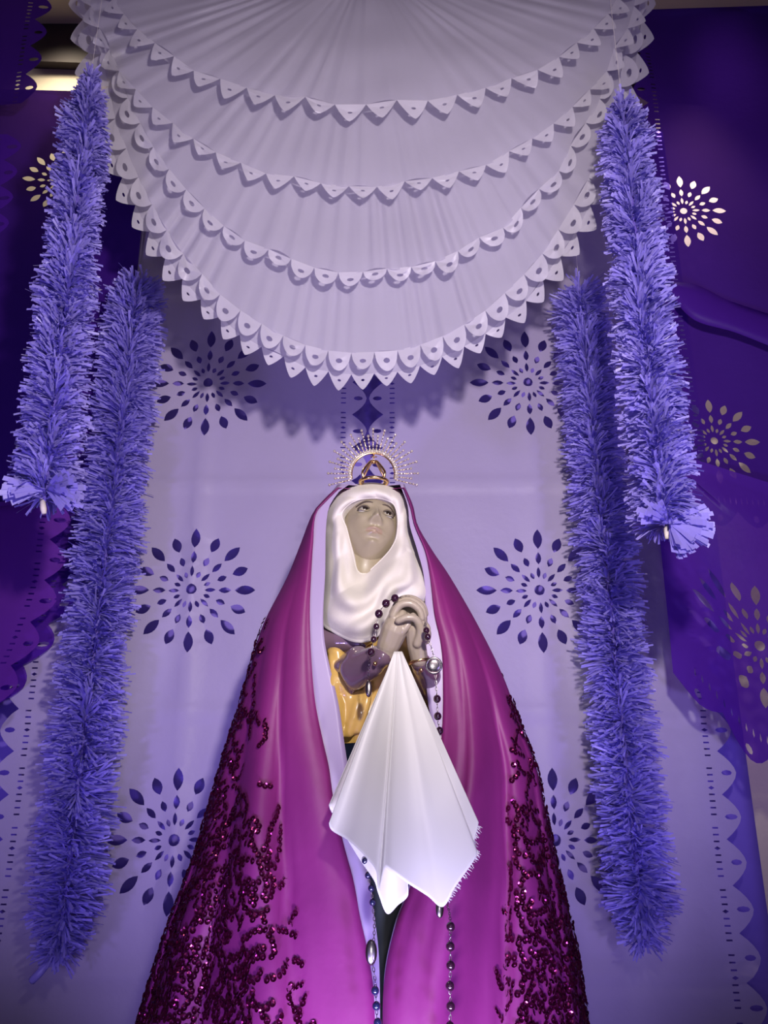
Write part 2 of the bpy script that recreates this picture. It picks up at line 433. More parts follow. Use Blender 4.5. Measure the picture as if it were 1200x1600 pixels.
# ------------------------------------------------------------------ fringed garlands
def garland(name, top, bot, prof, label, seed, droop=0, cone=False, length_n=1.0, tailw=None):
    rnd = random.Random(seed); g = thing(name, label, 'garland', 'lilac tissue fringe garlands')
    L = (top - bot).length; ax = (top - bot).normalized()
    vs = []; fs = []
    rings = int(L / .0105)
    for r in range(rings):
        t = r / rings; R0 = prof(t); c0 = bot + ax * (L * t)
        c0 = c0 + Vector((.012 * noise.noise(Vector((t * 6, seed, 0))), .01 * noise.noise(Vector((t * 6, seed, 5))), 0))
        nb = int(68 * length_n)
        for k in range(nb):
            a = 2 * pi * (k + rnd.random()) / nb
            z0 = t * L
            # neighbouring blades gather into tufts
            ph = 1.6 * noise.noise(Vector((cos(a) * 1.2, sin(a) * 1.2, z0 * 7 + seed)))
            cl = sin(2 * pi * (z0 / .052) + ph * 4)
            lift = -.012 * cl + .012 * rnd.uniform(-1, 1) + .045 * noise.noise(Vector((cos(a) * 1.5 + seed, sin(a) * 1.5, z0 * 10)))
            if noise.noise(Vector((cos(a) * 2.2 + 9, sin(a) * 2.2, z0 * 24 + seed))) < -.22 and rnd.random() < .85: continue
            R = R0 * (.78 + .16 * rnd.random() + .30 * noise.noise(Vector((cos(a) * 2, sin(a) * 2 + seed, z0 * 17))) - .13 * cos(2 * pi * z0 / .052 + ph * 4))
            a2 = a + .7 * noise.noise(Vector((cos(a) * 3, sin(a) * 3 + seed, z0 * 26))) + rnd.uniform(-.22, .22); c0 = bot + ax * (L * t + rnd.uniform(-.012, .012))
            d0 = Vector((cos(a), sin(a), 0)); d1 = Vector((cos(a2), sin(a2), 0))
            wd = rnd.uniform(.0018, .0034); tw = rnd.uniform(-1.3, 1.3)
            side = (Vector((-sin(a2), cos(a2), 0)) * cos(tw) + Vector((0, 0, 1)) * sin(tw)) * wd
            b = len(vs); pr = [(.12, 0, .5), (.6, .45, .9), (1.0, 1.0, 1.15)]
            cur = rnd.uniform(-.010, .006)
            for (q, ll, ws) in pr:
                p = c0 + (d0 * (1 - q) + d1 * q) * (R * q) + Vector((0, 0, lift * ll + cur * q * q - droop * q * q))
                vs.append(p - side * ws); vs.append(p + side * ws)
            fs.append((b, b + 1, b + 3, b + 2)); fs.append((b + 2, b + 3, b + 5, b + 4))
    f = link('fringe', vs, fs, M['fringe'], g, sm=False); f['kind'] = 'stuff'
    MB().tube([bot - ax * .015, bot, top, top + ax * .02], [.006, .008, .008, .004], 8).build('core_cord', M['cord'], g)
    MB().tube([top, Vector((top.x, top.y, 4.8))], .0004, 5).build('hanging_thread', M['whitecord'], g)
    return g
def prof(base, tip_b, tip_t, bt=.03, tt=.05, var=.10, seed=0, tail=1.0, head=1.0):
    def f(t):
        r = base * (1 + var * noise.noise(Vector((t * 14, seed, 0)))) * (tail + (head - tail) * t)
        if t < bt: r *= tip_b + (1 - tip_b) * t / bt
        if t > 1 - tt: r *= tip_t + (1 - tip_t) * (1 - t) / tt
        return r
    return f
yF, yB = 1.90, 2.45
gl = garland('fringe_garland', P(142, 118, yF), P(70, 775, yF), prof(.080, .95, .45, .02, .16, .08, 1, 1.02, .86), 'shorter lilac tissue fringe garland at upper left, ending above the left banner', 11, .002)
gr = garland('fringe_garland', P(972, 160, yF), P(1038, 820, yF), prof(.082, .9, .62, .03, .08, .10, 2, 1.05, .90), 'shorter lilac tissue fringe garland at upper right, ending in a loose tuft', 12, .002)
gl2 = garland('fringe_garland', P(215, 440, yB), P(92, 1490, yB), prof(.103, .62, .85, .06, .03, .07, 3, 1.0, .98), 'long lilac tissue fringe garland hanging left of the statue down to the bottom', 13, .003)
gr2 = garland('fringe_garland', P(905, 450, yB), P(1006, 1470, yB), prof(.098, .55, .85, .05, .03, .09, 4, 1.0, .96), 'long lilac tissue fringe garland hanging right of the statue down to the bottom', 14, .003)
def tuft(parent, base, dirs, n, ln, seed, wd=.006):
    rnd = random.Random(seed); vs = []; fs = []
    for k in range(n):
        d = Vector(dirs[k % len(dirs)]).normalized() + Vector([rnd.uniform(-.28, .28) for _ in range(3)]); d.normalize()
        s = d.cross(Vector((0, 1, .2))).normalized() * wd * rnd.uniform(.6, 1.1); l = ln * rnd.uniform(.7, 1.1); b = len(vs)
        for q, ww in ((.05, .35), (.55, .9), (1, 1.1)):
            p = base + d * l * q + Vector((0, 0, -.01 * q * q)); vs.append(p - s * ww); vs.append(p + s * ww)
        fs.append((b, b + 1, b + 3, b + 2)); fs.append((b + 2, b + 3, b + 5, b + 4))
    o = link('end_tuft', vs, fs, M['fringe'], parent, sm=False); o['kind'] = 'stuff'
tuft(gl, P(72, 765, yF - .02), [(-1, -.2, .10), (1, -.2, -.12), (-.9, -.5, -.1), (.9, -.6, .1), (.9, -.3, -.35)], 170, .088, 3)
tuft(gr, P(1046, 818, yF - .02), [(1, -.3, .25), (.8, -.4, -.3), (-.6, -.5, .2), (.9, -.2, 0), (.1, -.4, -.6)], 150, .088, 4)
MB().tube([P(66, 780, yF), P(68, 796, yF - .01), P(69, 803, yF - .01)], [.006, .007, .005], 10).build('cord_end', M['whitecord'], gl)['label'] = 'white cord end under the fringe'
MB().tube([P(1040, 822, yF), P(1042, 835, yF - .02), P(1042, 842, yF - .02)], [.006, .006, .004], 10).build('cord_end', M['whitecord'], gr)['label'] = 'white cord end under the fringe'
MB().tube(spline([P(90, 1485, yB), P(78, 1500, yB), P(62, 1520, yB - .01), P(50, 1532, yB)], 5), .010, 8).build('paper_tail', M['fringe'], gl2)

# ------------------------------------------------------------------ tiered tissue canopy
canopy = thing('paper_canopy', 'tiered white pleated tissue canopy with scalloped eyelet edges hanging above the statue', 'canopy')
CU, CV = 567, -60
def scallop_template(kind):
    K = 7; pts = []
    for k in range(K * 2 + 1):
        t = k / (K * 2)
        h = (sin(pi * t)) ** .55 if kind == 'round' else (1 - abs(2 * t - 1) ** 1.35)
        pts.append((t, h))
    r = .14 if kind == 'round' else .075; cy = .48 if kind == 'round' else .40
    return cut(pts, [[(.5 + r * cos(a * pi / 4), cy + r * .95 * sin(a * pi / 4)) for a in range(8)]])
def tier(a, b, y, n, kind, sp, seed, amp=.007, ragged=5, power=2.0, du=0):
    rnd = random.Random(seed); K = 8; cols = n * K; th0, th1 = radians(-6), radians(186)
    off = []; ph = 0
    for c in range(cols + 1):
        ph += rnd.uniform(.15, 1.3) * 2 * pi / K * 1.7; off.append(sin(ph) * (.25 + 1.3 * abs(noise.noise(Vector((c * .02, seed, 9)))) * 2 * rnd.uniform(.5, 1)))
    rag = [noise.noise(Vector((c * .09, seed, 0))) * ragged for c in range(cols + 1)]
    def pt(c, r, extra=0, lift=0):
        i = max(0, min(cols - 1, int(c))); f = c - i; o = off[i] * (1 - f) + off[i + 1] * f; rg = rag[i] * (1 - f) + rag[i + 1] * f
        th = th0 + (th1 - th0) * c / cols
        cx = cos(th); sx = sin(th)
        cx = math.copysign(abs(cx) ** (2 / power), cx); sx = math.copysign(abs(sx) ** (2 / power), sx)
        A = a * r + (extra + rg * r); B = b * r + (extra + rg * r)
        yy = y + .05 * (1 - r) - amp * o * (r ** 1.1) * (1 + .4 * sin(r * 9 + c * .05)) + .012 * noise.noise(Vector((th * 3, r * 4, seed))) - lift
        return P(CU + du + A * cx, CV + B * sx, yy)
    NR = 22; vs = []; fs = []; fm = []
    for j in range(NR + 1):
        r = .04 + .96 * j / NR
        for c in range(cols + 1): vs.append(pt(c, r))
    for j in range(NR):
        for c in range(cols):
            q = j * (cols + 1) + c; fs.append((q, q + 1, q + cols + 2, q + cols + 1)); fm.append(0)
    tv, tf = scallop_template(kind)
    for s in range(n):
        bb = len(vs); tiltx = rnd.uniform(-.006, .010); k2 = rnd.uniform(.8, 1.1)
        for (x, h) in tv: vs.append(pt((s + x) * K, 1.0, sp * h * k2, tiltx * h))
        for f in tf: fs.append(tuple(bb + i for i in f)); fm.append(1)
    o = link('tissue_tier', vs, fs, None, canopy, mats=[M['white'], M['whitedge']], fm=fm)
    return o
tier(440, 645, 2.11, 41, 'point', 25, 5, .0035, 5)
tier(420, 612, 2.06, 39, 'round', 30, 6, .005, 6)
tier(408, 485, 2.01, 36, 'round', 22, 7, .007, 10)
tier(432, 350, 1.96, 33, 'point', 22, 8, .005, 8)
tier(405, 222, 1.91, 28, 'point', 26, 9, .005, 8, du=5)
zt = P(0, CV - 12, 2.0).z + .04
MB().tube([(-.72, 2.05, zt), (.66, 2.05, zt)], .012, 12).build('support_rod', M['beam'], canopy)
for x in (-.6, .54): MB().tube([(x, 2.05, zt), (x, 2.05, 4.8)], .003, 6).build('support_cord', M['cord'], canopy)

# ------------------------------------------------------------------ altar the statue stands on
alt = thing('altar_table', 'cloth-covered altar table the statue stands on, below the frame', 'table')
MB().box((-1.1, 1.45, .74), (1.1, 2.42, .80)).build('tabletop', M['altar_cloth'], alt, False)
for sx in (-1, 1):
    for yy in (1.5, 2.32): MB().box((sx * 1.02 - .03, yy, 0), (sx * 1.02 + .03, yy + .06, .74)).build('leg', M['beam'], alt, False)

# ------------------------------------------------------------------ mantle
oL = curve([(760, 528), (780, 507), (800, 490), (850, 470), (900, 450), (980, 410), (1070, 384), (1180, 350), (1250, 330), (1350, 300), (1450, 262), (1600, 215), (1800, 160)])
oR = curve([(760, 632), (790, 645), (820, 652), (860, 675), (900, 702), (980, 748), (1060, 787), (1130, 812), (1200, 838), (1290, 857), (1400, 882), (1500, 904), (1600, 917), (1800, 935)])
iL = curve([(760, 532), (780, 512), (800, 494), (850, 489), (900, 486), (960, 484), (1040, 487), (1100, 493), (1160, 505), (1200, 514), (1250, 521), (1320, 537), (1380, 553), (1430, 562), (1480, 573), (1540, 583), (1600, 586), (1800, 592)])
iR = curve([(760, 630), (790, 641), (820, 648), (860, 664), (900, 672), (960, 679), (1000, 688), (1040, 692), (1150, 690), (1250, 672), (1380, 643), (1440, 620), (1520, 602), (1600, 598), (1800, 602)])
lL = curve([(757, 545), (770, 528), (800, 512), (900, 508), (960, 505), (1000, 507), (1040, 515), (1100, 529), (1160, 538), (1250, 552), (1320, 565), (1380, 578), (1430, 585), (1480, 591), (1520, 593), (1600, 594), (1800, 598)])
lR = curve([(757, 625), (790, 637), (820, 640), (860, 652), (900, 662), (960, 664), (1000, 660), (1040, 664), (1100, 669), (1150, 677), (1250, 660), (1380, 640), (1440, 618), (1520, 601), (1600, 600), (1800, 602)])
yfr = curve([(757, 2.02), (850, 1.985), (950, 1.955), (1100, 1.93), (1300, 1.87), (1600, 1.78), (1900, 1.72)])
ysd = curve([(757, 2.12), (900, 2.14), (1100, 2.13), (1600, 2.08), (1900, 2.05)])
ybk = curve([(757, 2.22), (900, 2.30), (1200, 2.33), (1900, 2.34)])
def ffold(side, w_, v):
    K = 1.0 if side < 0 else 1.15
    return (sin(w_ * 10 * K + v * .0035 + side) + .6 * sin(w_ * 19 + v * .006 + 2 * side) + 1.3 * noise.noise(Vector((w_ * 3.6, v * .004, 3 + side))) - .9 * max(0, 1 - abs(((w_ * 3.3 + .0006 * v + .2 * side) % 1) - .5) * 7))
def mantle_pt(side, w_, v, lin=False):
    if lin: inn, out = (lL, oL) if side < 0 else (lR, oR)
    else: inn, out = (iL, oL) if side < 0 else (iR, oR)
    ui, uo = inn(v), out(v); off = .014 if lin else 0
    if lin: uo += -2 * side if v > 800 else 0
    amp = .042 * smooth((v - 850) / 600)
    K = 1.0 if side < 0 else 1.15
    fold = ffold(side, w_, v)
    yf, ys, yb = yfr(v), ysd(v), ybk(v)
    if w_ <= 1:
        a = w_ * pi / 2; u = ui + (uo - ui) * sin(a); env = .35 + .65 * sin(min(1, w_ * 1.6) * pi / 2)
        y = yf + (ys - yf) * (1 - cos(a)) - amp * fold * env * (1 - .7 * w_) + off
        if lin:
            io = iL(v) if side < 0 else iR(v); oo = oL(v) if side < 0 else oR(v)
            we = math.asin(max(0, min(1, (u - io) / (oo - io)))) * 2 / pi
            fold = ffold(side, we, v); env = .35 + .65 * sin(min(1, we * 1.6) * pi / 2)
            y = yf + (ys - yf) * (1 - cos(we * pi / 2)) - amp * fold * env * (1 - .7 * we) + off
        else:
            y += .010 * math.exp(-(w_ / .06) ** 2)
        return P(u, v, y)
    S = P(uo, v, ys + off * .3); a = (w_ - 1) * pi / 2; cx = P((oL(v) + oR(v)) / 2, v, ys).x
    q = amp * fold * .3
    return Vector((cx + (S.x - cx) * cos(a), ys + (yb - ys - off) * sin(a) + q * sin(a), S.z))
mantle = thing('mantle', 'magenta mantle with sequined borders and lavender lining draped over the statue', 'mantle')
VB = next(v for v in range(1600, 2400, 5) if P(300, v, 2.0).z < .80)
def drape(name, lin, m, v0):
    NV = 110; NW = 70; vs = []; fs = []
    for j in range(NV + 1):
        v = v0 + (VB - v0) * j / NV
        for side, rg in ((-1, range(0, NW + 1)), (1, range(NW - 1, -1, -1))):
            for i in rg:
                p = mantle_pt(side, 2 * i / NW, v, lin); p = Vector(p); p.z = max(p.z, .803); vs.append(p)
    C = 2 * NW + 1
    for j in range(NV):
        for i in range(C - 1): a = j * C + i; fs.append((a, a + C, a + C + 1, a + 1))
    b = len(vs); vs.append(sum((vs[i] for i in range(C)), Vector()) / C + Vector((0, 0, .004)))
    for i in range(C - 1): fs.append((b, i, i + 1))
    return solid(link(name, vs, fs, m, mantle), .0015)
drape('outer_cloth', False, M['magenta'], 762)
drape('lining', True, M['lining'], 757)['label'] = 'pale lavender satin lining'
# sequins
def sq_mesh(name, r):
    n = 9; vs = []; fs = []
    for (q, z) in ((.28, .0), (.62, .0006), (1.0, .0017)):
        for k in range(n): a = 2 * pi * k / n; vs.append((r * q * cos(a), r * q * sin(a), z))
    for j in range(2):
        for k in range(n): fs.append((j * n + k, j * n + (k + 1) % n, j * n + n + (k + 1) % n, j * n + n + k))
    me = bpy.data.meshes.new(name); me.from_pydata(vs, [], fs); me.materials.append(M['sequin']); return me, vs, fs
SQ, sqv, sqf = sq_mesh('sequin', .0063)
bL = curve([(960, 424), (1000, 416), (1070, 412), (1200, 424), (1300, 440), (1400, 462), (1500, 474), (1600, 492), (1700, 500)])
bR = curve([(1040, 783), (1060, 783), (1130, 797), (1200, 797), (1300, 788), (1400, 784), (1500, 773), (1600, 768), (1700, 760)])
def inv_w(side, u, v):
    ui, uo = (iL(v), oL(v)) if side < 0 else (iR(v), oR(v))
    s = (u - ui) / (uo - ui); return math.asin(max(-1, min(1, s))) / (pi / 2)
rnd = random.Random(21); placed = []; grid = {}
def try_sequin(side, w_, v):
    p = mantle_pt(side, w_, v); key = (int(p.x / .009), int(p.y / .009), int(p.z / .009))
    for i in (-1, 0, 1):
        for j in (-1, 0, 1):
            for k in (-1, 0, 1):
                for q in grid.get((key[0] + i, key[1] + j, key[2] + k), ()):
                    if (q - p).length < .0082: return False
    e = .004; a = mantle_pt(side, w_ + e, v) - mantle_pt(side, w_ - e, v); b = mantle_pt(side, w_, v + 1) - mantle_pt(side, w_, v - 1)
    nrm = a.cross(b); nrm.normalize()
    if w_ < .9 and nrm.y > 0: nrm = -nrm
    elif w_ >= .9 and nrm.x * side < 0: nrm = -nrm
    grid.setdefault(key, []).append(p)
    nn = (nrm + Vector([rnd.gauss(0, .22) for _ in range(3)])).normalized()
    placed.append((p + nrm * .003, nn, w_, v, side)); return True
for side, nchain, v0 in ((-1, 720, 965), (1, 500, 1045)):
    bf = bL if side < 0 else bR
    for c in range(nchain):
        v = v0 + (1780 - v0) * math.sqrt(rnd.random()) ; wb = inv_w(side, bf(v), v)
        w_ = wb + (1.22 - wb) * rnd.random() ** .65
        ang = rnd.uniform(0, 2 * pi); kap = rnd.uniform(-.5, .5)
        for s in range(rnd.randint(5, 14)):
            try_sequin(side, w_, v)
            e = .01; lw = (mantle_pt(side, w_ + e, v) - mantle_pt(side, w_ - e, v)).length / (2 * e)
            lv = (mantle_pt(side, w_, v + 2) - mantle_pt(side, w_, v - 2)).length / 4
            w_ += cos(ang) * .0102 / max(lw, .02); v += sin(ang) * .0102 / lv
            ang += kap + rnd.uniform(-.25, .25)
            if rnd.random() < .12: kap = -kap
            if v < v0 or v > 1790 or w_ < inv_w(side, bf(v), v) or w_ > 1.25: break
placed.sort(key=lambda q: q[2])
singles = [q for q in placed if q[2] < .93 and q[3] < 1620][:295]; ids = set(id(q) for q in singles)
vs = []; fs = []
for q in placed:
    R = q[1].to_track_quat('Z', 'Y').to_matrix()
    if id(q) in ids:
        o = bpy.data.objects.new('sequin', SQ); COL.objects.link(o); o.parent = mantle; o.location = q[0]; o.rotation_euler = R.to_euler()
    else:
        b = len(vs); vs += [q[0] + R @ Vector(x) for x in sqv]; fs += [tuple(b + i for i in f) for f in sqf]
o = link('sequin_border', vs, fs, M['sequin'], mantle, sm=False); o['kind'] = 'stuff'
print('sequins', len(placed))

# ------------------------------------------------------------------ statue
st = thing('statue', 'painted plaster statue of a veiled praying woman looking upward', 'statue')
def loft(rows, n=72, foldf=None):
    vs = []; fs = []
    for (c, rx, ry) in rows:
        for k in range(n):
            a = 2 * pi * k / n; q = 1 + (foldf(a, c.z) if foldf else 0)
            vs.append(Vector((c.x + rx * q * cos(a), c.y + ry * q * sin(a), c.z)))
    for j in range(len(rows) - 1):
        for k in range(n): a = j * n + k; b = j * n + (k + 1) % n; fs.append((a, b, b + n, a + n))
    fs.append(tuple(range(n))); fs.append(tuple((len(rows) - 1) * n + k for k in range(n))[::-1]); return vs, fs
def zat(v, y=2.0): return P(600, v, y).z
def lrow(v, rx, ry, u=592, y=2.10): p = P(u, v, y - ry); return (Vector((p.x, y, p.z)), rx, ry)
tun = [lrow(1160, .150, .115), lrow(1150, .150, .122), lrow(1120, .140, .122), lrow(1080, .128, .120), lrow(1040, .128, .115), lrow(1000, .140, .110), lrow(960, .150, .10), lrow(930, .135, .085), lrow(915, .09, .07)]
def tf_(a, z): return .035 * sin(a * 13 + z * 22) + .05 * noise.noise(Vector((cos(a) * 3, sin(a) * 3, z * 9)))
vs, fs = loft(tun, 120, tf_); link('tunic', vs, fs, M['ochre'], st)
zb_ = lrow(1155, .1, .1)[0].z
rows = [(Vector((-.01, 2.08, .805)), .30, .20), (Vector((-.01, 2.08, 1.0)), .24, .17), (Vector((-.01, 2.09, 1.3)), .17, .135), (Vector((-.01, 2.10, zb_ + .005)), .142, .112)]
rr = []
for i in range(len(rows) - 1):
    for k in range(8):
        t = k / 8; rr.append((rows[i][0].lerp(rows[i + 1][0], t), rows[i][1] * (1 - t) + rows[i + 1][1] * t, rows[i][2] * (1 - t) + rows[i + 1][2] * t))
rr.append(rows[-1])
vs, fs = loft(rr, 120, lambda a, z: .03 * sin(a * 11 + z * 2)); link('robe', vs, fs, M['navy'], st)

# head
HC = P(577, 836, 2.085); HR = Matrix.Rotation(radians(-11), 3, 'Z') if False else None
rot = Matrix.Rotation(radians(9), 3, 'Y') @ Matrix.Rotation(radians(10), 3, 'Z') @ Matrix.Rotation(radians(-21), 3, 'X')
def gs(x, s): return math.exp(-(x / s) ** 2)
def head_local(a, b):
    """a: longitude (0 = face front, -y), b: latitude"""
    x = sin(a) * cos(b); y = -cos(a) * cos(b); z = sin(b)
    jaw = 1 - .28 * smooth((-z - .15) / .85)
    X = .0655 * x * jaw; Y = .082 * y; Z = .094 * z
    if y < 0:
        fr = min(1, -y * 1.6)
        Y -= .010 * smooth((-z - .2) / .6) * fr                                    # jaw comes forward
        d = 0
        zz = Z; ax = abs(X)
        nz = smooth((zz + .030) / .012) * smooth((.030 - zz) / .05)
        d += .021 * gs(X, .0065 + .0035 * smooth((.0 - zz) / .03)) * nz * (0.35 + .65 * smooth((.025 - zz) / .045))
        d += .007 * gs(ax - .010, .0055) * gs(zz + .0225, .007)                     # nostril wings
        d -= .0105 * gs(ax - .027, .014) * gs(zz - .014, .0095)                     # eye sockets
        d += .0045 * gs(ax - .027, .018) * gs(zz - .030, .0065)                     # brow
        d += .005 * gs(ax - .036, .014) * gs(zz + .012, .014)                       # cheeks
        d -= .0028 * gs(X, .004) * gs(zz + .034, .004)                              # philtrum
        d += .0065 * gs(X, .015) * gs(zz + .0415, .0045)                            # upper lip
        d -= .0035 * gs(X, .018) * gs(zz + .0468, .0018)
        d += .0072 * gs(X, .012) * gs(zz + .0520, .0045)                            # lower lip
        d -= .0035 * gs(X, .015) * gs(zz + .0610, .005)
        d += .009 * gs(X, .014) * gs(zz + .075, .010)                               # chin
        Y -= d * fr
    return Vector((X, Y, Z))
def hp(l): return HC + (rot @ Vector(l)) * 1.07
NA, NB = 200, 150; vs = []; fs = []; fm = []
for j in range(NB + 1):
    b = -pi / 2 + pi * j / NB
    for i in range(NA):
        t = i / NA * 2 - 1; a = pi * (abs(t) ** 1.5) * (1 if t >= 0 else -1)
        vs.append(hp(head_local(a, b)))
for j in range(NB):
    for i in range(NA):
        q = j * NA + i; q2 = j * NA + (i + 1) % NA; fs.append((q, q2, q2 + NA, q + NA))
        l = rot.inverted() @ (vs[q] - HC) / 1.07
        lip = l.y < -.05 and (abs(l.x) / .019) ** 2 + ((l.z + .047) / .0085) ** 2 < 1
        fm.append(1 if lip else 0)
head = link('head', vs, fs, None, st, mats=[M['skin'], M['lip']], fm=fm)
neck = MB().tube([hp((0, .018, -.02)), hp((0, .012, -.06)), hp((0, .015, -.10)), P(575, 905, 2.085), P(582, 945, 2.10)], [.045, .046, .047, .052, .075], 32).build('neck', M['skin'], st)
for s in (-1, 1):
    ec = Vector((s * .0270, -.0615, .0135))
    e = MB().ball(hp(ec), .0125, 24, 16).build('eye', M['eye'], st)
    dirv = Vector((.16, -1, .22)).normalized()
    MB().ball(hp(ec + dirv * .0062), .0080, 16, 10).build('iris', M['iris'], e)
    # eyelids
    for sg, mm, r in ((1, M['skin'], .0024), (-1, M['skin'], .0018)):
        arc = []
        for k in range(11):
            t = -1 + 2 * k / 10
            X = ec.x + t * .0145; Z = ec.z + sg * (.0072 if sg > 0 else .0062) * (1 - t * t) + (-.001 * s * t)
            yy = ec.y - math.sqrt(max(.0, .0136 ** 2 - (X - ec.x) ** 2 * .8 - (Z - ec.z) ** 2))
            arc.append(hp((X, yy, Z)))
        MB().tube(arc, [r * (.4 + .6 * sin(pi * k / 10)) for k in range(11)], 8).build('eyelid', mm, st)
        if sg > 0:
            MB().tube([p + (rot @ Vector((0, -.0022, -.0014))) for p in arc], .0021, 6).build('eyelash_line', M['brow'], st)
    br = []
    for k in range(12):
        t = k / 11; X = s * (.011 + .034 * t); Z = .029 + .0045 * sin(pi * (t * .9 + .05)) - .004 * t
        best = None
        a = math.asin(max(-1, min(1, X / .064))); b = math.asin(Z / .094); l = head_local(a, b); l = head_local(math.asin(max(-1, min(1, X / (.0655 * cos(b))))), b)
        br.append(hp(l + Vector((0, -.0003, 0))))
    MB().tube(br, [.0009 + .0018 * sin(pi * (k + 1) / 14) for k in range(12)], 6).build('eyebrow', M['brow'], st)

# sleeves
YH = 1.80
sl = MB()
sl.caps(P(498, 1002, 2.03), P(548, 1002, 2.0), .035, .026)
sl.caps(P(548, 1002, 2.0), P(566, 1006, 1.985), .026, .014)
sl.caps(P(522, 1041, 1.975), P(560, 1040, 1.93), .010, .036); sl.caps(P(556, 1046, 1.935), P(588, 1028, 1.875), .036, .027); sl.caps(P(556, 1060, 1.94), P(583, 1040, 1.88), .026, .024)
sl.caps(P(551, 1066, 1.96), P(549, 1084, 1.96), .022, .004); sl.caps(P(530, 1036, 1.985), P(560, 1030, 1.93), .012, .03)
sl.caps(P(588, 1030, 1.875), P(598, 1026, 1.855), .027, .022)
remesh(sl, 'sleeve', M['mauve'], st, .0035, 14)
sl = MB(); sl.caps(P(676, 1072, 2.03), P(660, 1040, 1.89), .036, .024); sl.caps(P(664, 1050, 1.93), P(657, 1034, 1.87), .024, .022)
remesh(sl, 'sleeve', M['mauve'], st, .0035, 14)
# sculpted ochre folds over the arm
fo_ = MB()
for pts, r in (([(517, 1052), (530, 1062), (545, 1090), (550, 1130)], .014), ([(515, 1075), (527, 1100), (530, 1140)], .013), ([(519, 1020), (520, 1036), (524, 1052)], .010), ([(518, 1018), (526, 1019), (536, 1027)], .011), ([(518, 1030), (528, 1029)], .011),
               ([(560, 1085), (556, 1110), (545, 1145)], .012), ([(575, 1075), (572, 1100), (560, 1140)], .011), ([(526, 1044), (522, 1064), (522, 1100), (526, 1150)], .014)):
    c = spline([P(u, v, 1.975 - .01 * (k == 1)) for k, (u, v) in enumerate(pts)], 4)
    for k in range(len(c) - 1): fo_.caps(c[k], c[k + 1], r, r, 10)
remesh(fo_, 'tunic_folds', M['ochre'], st, .0035, 8)
col = MB(); col.caps(P(562, 1000, 1.985), P(578, 1000, 1.975), .012, .010); col.caps(P(566, 1008, 1.985), P(574, 1004, 1.98), .01, .006)
remesh(col, 'collar_trim', M['ochre'], st, .003, 3)
# hands, five fingers each, joined over the chest
def px(u, v, y): return P(u, v, y)
def hand(name, palm, fingers):
    mb = MB()
    for (a, b, ra, rb) in palm: mb.caps(P(*a), P(*b), ra, rb)
    for f in fingers:
        pts, r0, r1 = f; c = spline([P(*q) for q in pts], 4)
        n = len(c) - 1
        for k in range(n): mb.caps(c[k], c[k + 1], r0 + (r1 - r0) * k / n, r0 + (r1 - r0) * (k + 1) / n, 10)
    return remesh(mb, name, M['handskin'], st, .0018, 3)
y0 = YH + .03
hand('hand', [((602, 1026, y0 + .03), (607, 1008, y0 + .02), .0200, .0235), ((607, 1008, y0 + .02), (616, 985, y0 + .01), .0245, .0280), ((616, 985, y0 + .01), (622, 964, y0 + .014), .0280, .0215), ((622, 962, y0 + .03), (645, 958, y0 + .03), .018, .015),
              ((616, 990, y0 + .02), (626, 968, y0 + .02), .02, .016)],
     [([(614, 962, y0 - .004), (624, 946, y0 - .010), (641, 943, y0 - .012), (655, 953, y0 - .008), (659, 966, y0 - .004)], .0092, .0070),
      ([(614, 958, y0 + .010), (624, 941, y0 + .004), (642, 938, y0 + .002), (658, 948, y0 + .006), (663, 963, y0 + .01)], .0092, .0070),
      ([(616, 956, y0 + .026), (626, 938, y0 + .020), (643, 935, y0 + .018), (659, 944, y0 + .022), (665, 959, y0 + .026)], .0088, .0066),
      ([(618, 958, y0 + .040), (628, 941, y0 + .036), (643, 936, y0 + .034), (656, 944, y0 + .038)], .0078, .0060),
      ([(616, 1000, y0 + .006), (630, 985, y0 - .004), (640, 972, y0 - .006), (645, 962, y0 - .004)], .0095, .0070)])
hand('hand', [((655, 1030, y0 + .03), (651, 1010, y0 + .02), .0185, .0205), ((651, 1010, y0 + .02), (650, 985, y0 + .012), .0205, .0225), ((650, 985, y0 + .012), (654, 966, y0 + .018), .0225, .019)],
     [([(652, 1006, y0 + .0), (657, 985, y0 - .012), (650, 968, y0 - .022), (636, 965, y0 - .026), (622, 970, y0 - .024)], .0098, .0072),
      ([(658, 972, y0 + .004), (663, 984, y0 - .004), (664, 998, y0 + .0)], .0085, .0065),
      ([(660, 968, y0 + .014), (650, 950, y0 + .046), (632, 944, y0 + .054), (616, 950, y0 + .052)], .0088, .0066),
      ([(660, 972, y0 + .022), (668, 982, y0 + .012), (667, 998, y0 + .012)], .0082, .006),
      ([(660, 976, y0 + .030), (669, 988, y0 + .022), (668, 1002, y0 + .022)], .0075, .0058)])
# cuffs and buttons
def ringt(c, ax, R, r, name, m, parent, n=28, sq=1.0):
    ax = Vector(ax).normalized(); u = ax.orthogonal().normalized(); w_ = ax.cross(u)
    pts = [Vector(c) + (u * cos(2 * pi * k / n) + w_ * sin(2 * pi * k / n) * sq) * R for k in range(n + 1)]
    return MB().tube(pts, r, 8, cap=False).build(name, m, parent)
ringt(P(599, 1030, y0 + .035), P(609, 1005, y0) - P(598, 1033, y0), .0225, .0035, 'cuff_band', M['gold'], st)
ringt(P(656, 1034, y0 + .035), P(651, 1005, y0) - P(657, 1036, y0), .0205, .0035, 'cuff_band', M['gold'], st)
for (u, v, y) in ((586, 1037, 1.842), (567, 1048, 1.885), (658, 1047, 1.845)): MB().ball(P(u, v, y), .0045, 12, 8).build('button', M['gold'], st)

